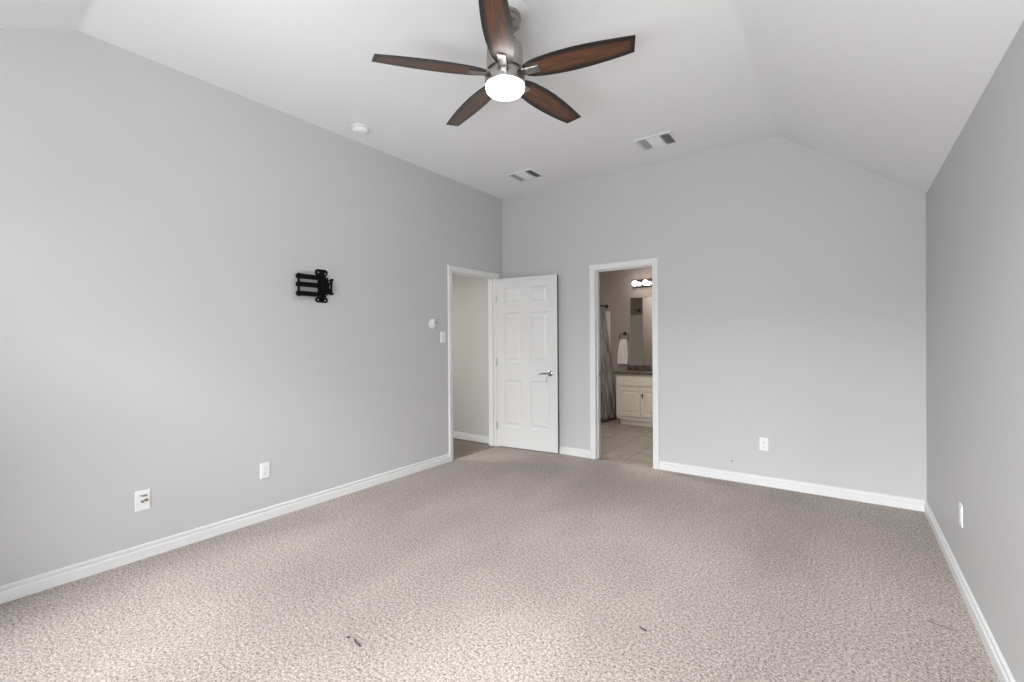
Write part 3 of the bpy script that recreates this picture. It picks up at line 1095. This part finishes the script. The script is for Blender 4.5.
fc = thing('bathroom_faucet', 'chrome faucet standing on the granite vanity top', 'faucet', (-2.36, 7.12, 0.8025))
bm = bmesh.new()
prism(bm, rrect(-0.085, 0.085, -0.026, 0.026, 0.024), 2, 0.0, 0.014)
obj('base_plate', bm, M_CHROME, fc, smooth=35)
bm = bmesh.new()
tube(bm, [(0, 0.0, 0.014), (0, 0.0, 0.075), (0, -0.02, 0.105), (0, -0.07, 0.108), (0, -0.105, 0.090), (0, -0.108, 0.075)], [0.016, 0.014, 0.013, 0.012, 0.011, 0.011], 14)
obj('spout', bm, M_CHROME, fc, smooth=50)
for s in (-1, 1):
    bm = bmesh.new()
    lathe(bm, [(0.0, 0.014), (0.020, 0.014), (0.017, 0.040), (0.019, 0.046), (0.012, 0.056), (0.0, 0.058)], 20, 'Z', (s * 0.062, 0, 0))
    tube(bm, [(s * 0.062, 0, 0.048), (s * 0.105, -0.012, 0.060)], [0.006, 0.0045], 10)
    obj('tap_handle', bm, M_CHROME, fc, smooth=40)

mir = thing('wall_mirror', 'tall frameless mirror above the granite backsplash', 'mirror', (0, 0, 0))
obj('mirror_glass', bx((-2.852, BY1 - 0.008, 0.870), (-1.60, BY1 - 0.002, 1.965), 0.0008, 1), M_MIRROR, mir)
for x in (-2.6, -1.9):
    obj('mirror_clip', bx((x - 0.012, BY1 - 0.011, 1.953), (x + 0.012, BY1 - 0.001, 1.973), 0.001, 1), M_CHROME, mir)

vl = thing('vanity_light', 'chrome bar of round lit bulbs above the bathroom mirror', 'wall lamp', (0, 0, 0))
bm = bmesh.new()
box(bm, (-2.80, BY1 - 0.045, 2.125), (-1.80, BY1 - 0.002, 2.240), 0.008)
obj('lamp_bar', bm, M_CHROME, vl, smooth=40)
for x in (-2.735, -2.565, -2.395, -2.225, -2.055, -1.885):
    bm = bmesh.new()
    lathe(bm, [(0.0, BY1 - 0.044), (0.022, BY1 - 0.044), (0.024, BY1 - 0.058), (0.018, BY1 - 0.062), (0.0, BY1 - 0.062)], 20, 'Y', (x, 0, 2.182))
    s = obj('bulb_holder', bm, M_CHROME, vl, smooth=40)
    bm = bmesh.new()
    lathe(bm, [(0.0, BY1 - 0.062), (0.015, BY1 - 0.064)] + [(0.042 * math.sin(math.radians(a)), BY1 - 0.110 + 0.042 * math.cos(math.radians(a))) for a in range(24, 180, 13)] + [(0.0, BY1 - 0.152)], 24, 'Y', (x, 0, 2.182), cap=False)
    obj('bulb', bm, M_BULB, s, smooth=60)

tr = thing('towel_ring', 'dark towel ring on the taupe wall beside the mirror', 'towel ring', (-2.948, BY1, 1.385))
bm = bmesh.new()
lathe(bm, [(0.0, -0.001), (0.030, -0.001), (0.030, -0.007), (0.020, -0.012), (0.010, -0.014), (0.010, -0.046), (0.014, -0.052), (0.0, -0.056)], 24, 'Y')
obj('mounting_post', bm, M_BRONZE, tr, smooth=40)
bm = bmesh.new()


def sq(v, p=0.5):
    return math.copysign(abs(v) ** p, v)


tube(bm, [(0.078 * sq(math.sin(a)), -0.045, -0.058 + 0.052 * sq(math.cos(a))) for a in [2 * math.pi * k / 48 for k in range(48)]], 0.0045, 10, closed=True)
obj('ring', bm, M_BRONZE, tr, smooth=60)

# hand towel: one thick cloth hung over the ring's lower bar, flaring downwards
bm = bmesh.new()
BAR = (BY1 - 0.045, 1.385 - 0.110)
NX = 18


def towel_line(s, off):
    """the cloth's course from its front hem over the bar to its back hem; off = distance from the bar's middle"""
    out = []
    n = 20
    for j in range(n + 1):
        t = 1 - j / n
        out.append((s, t, 0, off))
    for j in range(1, 8):
        out.append((s, 0, math.pi * j / 8, off))
    for j in range(n + 1):
        t = j / n
        out.append((s, t, math.pi, off))
    return out


def towel_point(s, t, a, off):
    hw = 0.052 + 0.030 * min(1.0, t * 1.8) ** 0.7
    front = a < 1.6
    drop = (0.385 if front else 0.345) * t
    fold = 0.006 * math.sin(s * 7.5 + (0 if front else 2.0)) * min(1.0, t * 3)
    spread = 0.012 * min(1.0, t * 4) * (1 if front else 0.3)
    y = BAR[0] - math.cos(a) * (off + spread) + fold
    z = BAR[1] + math.sin(a) * off - drop
    return (-2.955 + s * hw - 0.014 * t, y, z + 0.003 * math.sin(s * 5) * t)


layers = []
for off in (0.007, 0.0155):
    layers.append([[bm.verts.new(towel_point(*q)) for q in towel_line(-1 + 2 * i / NX, off)] for i in range(NX + 1)])
for rows in layers:
    for A, B in zip(rows, rows[1:]):
        for k in range(len(A) - 1):
            bm.faces.new((A[k], A[k + 1], B[k + 1], B[k]))
F, G = layers
m = len(F[0]) - 1
loop = [(i, 0) for i in range(NX)] + [(NX, k) for k in range(m)] + [(i, m) for i in range(NX, 0, -1)] + [(0, k) for k in range(m, 0, -1)]
for k in range(len(loop)):
    (a, b), (c, d) = loop[k], loop[(k + 1) % len(loop)]
    bm.faces.new((F[a][b], F[c][d], G[c][d], G[a][b]))
tag(obj('hand_towel', bm, M_TOWEL, smooth=70), 'white hand towel hanging from the dark ring beside the mirror', 'towel')

# shower curtain bunched on its rod near the back wall
CXX = TX - 0.05
rod = thing('curtain_rod', 'dark rod that carries the shower curtain', 'curtain rod', (CXX, BY1, 1.845))
bm = bmesh.new()
tube(bm, [(-0.02, -0.012, 0), (-0.02, -(BY1 - TY) + 0.013, 0)], 0.0125, 14)
obj('rod', bm, M_BRONZE, rod, smooth=40)
for y in (-0.001, -(BY1 - TY) + 0.0005):
    bm = bmesh.new()
    s = -1 if y > -1 else 1
    lathe(bm, [(0.0, y), (0.030, y), (0.030, y + s * 0.008), (0.018, y + s * 0.016), (0.0, y + s * 0.016)], 20, 'Y', (-0.02, 0, 0))
    obj('rod_flange', bm, M_BRONZE, rod, smooth=40)


def drape(y0t, y1t, y0b, y1b, x, ampt, ampb, nf, ztop, zbot, phase=0.0, lean=0.0):
    bm = bmesh.new()
    uvl = bm.loops.layers.uv.new('UVMap')
    NY, NZ = 130, 26
    rows = []
    for j in range(NZ + 1):
        t = j / NZ
        z = ztop + (zbot - ztop) * t
        row = []
        for i in range(NY + 1):
            s = i / NY
            y = (y0t + (y1t - y0t) * s) * (1 - t) + (y0b + (y1b - y0b) * s) * t
            amp = ampt + (ampb - ampt) * t
            w = math.sin(s * nf * 2 * math.pi + phase + 0.7 * math.sin(t * 3 + s * 4)) + 0.3 * math.sin(s * nf * 4.6 * math.pi + 1.3 * t)
            row.append(bm.verts.new((x + lean * min(1, t * 1.3) + amp * w, y + 0.25 * amp * math.cos(s * nf * 4 * math.pi), z)))
        rows.append(row)
    for j in range(NZ):
        for i in range(NY):
            f = bm.faces.new((rows[j][i], rows[j][i + 1], rows[j + 1][i + 1], rows[j + 1][i]))
            for l, (a, b) in zip(f.loops, ((i, j), (i + 1, j), (i + 1, j + 1), (i, j + 1))):
                l[uvl].uv = (a / NY * 2.0, b / NZ * 0.3)
    return bm


cur = thing('shower_curtain', 'taupe shower curtain bunched beside the vanity', 'curtain', (0, 0, 0))
o = obj('curtain_cloth', drape(6.72, 7.16, 6.62, 7.12, CXX - 0.02, 0.030, 0.050, 7, 1.815, 0.03, lean=0.18), M_CURTAIN, cur, smooth=80)
md = o.modifiers.new('thickness', 'SOLIDIFY')
md.thickness = 0.002
for k in range(7):
    y = 6.75 + k * 0.066
    bm = bmesh.new()
    tube(bm, [(CXX - 0.02 + 0.021 * math.sin(a), y, 1.840 + 0.026 * math.cos(a) - 0.006) for a in [2 * math.pi * q / 16 for q in range(16)]], 0.0022, 6, closed=True)
    obj('curtain_ring', bm, M_CHROME, cur, smooth=60)

# bathtub in the alcove behind the curtain
tub = thing('bathtub', 'white bathtub behind the bunched shower curtain', 'bathtub', (0, 0, 0))
x0, x1, y0, y1 = BX0 + 0.014, TX - 0.006, TY + 0.014, BY1 - 0.014
bm = bmesh.new()
rings = []
for ins, z, r in ((0.0, 0.0, 0.004), (0.0, 0.375, 0.004), (0.004, 0.385, 0.006), (0.055, 0.385, 0.08), (0.075, 0.370, 0.09), (0.11, 0.10, 0.12), (0.17, 0.06, 0.12)):
    rings.append([bm.verts.new((p[0], p[1], z)) for p in rrect(x0 + ins, x1 - ins, y0 + ins, y1 - ins, r)])
for A, B in zip(rings, rings[1:]):
    for k in range(len(A)):
        bm.faces.new((A[k], A[(k + 1) % len(A)], B[(k + 1) % len(B)], B[k]))
bm.faces.new(rings[0])
bm.faces.new(rings[-1])
obj('tub_shell', bm, M_PLASTIC, tub, smooth=50)
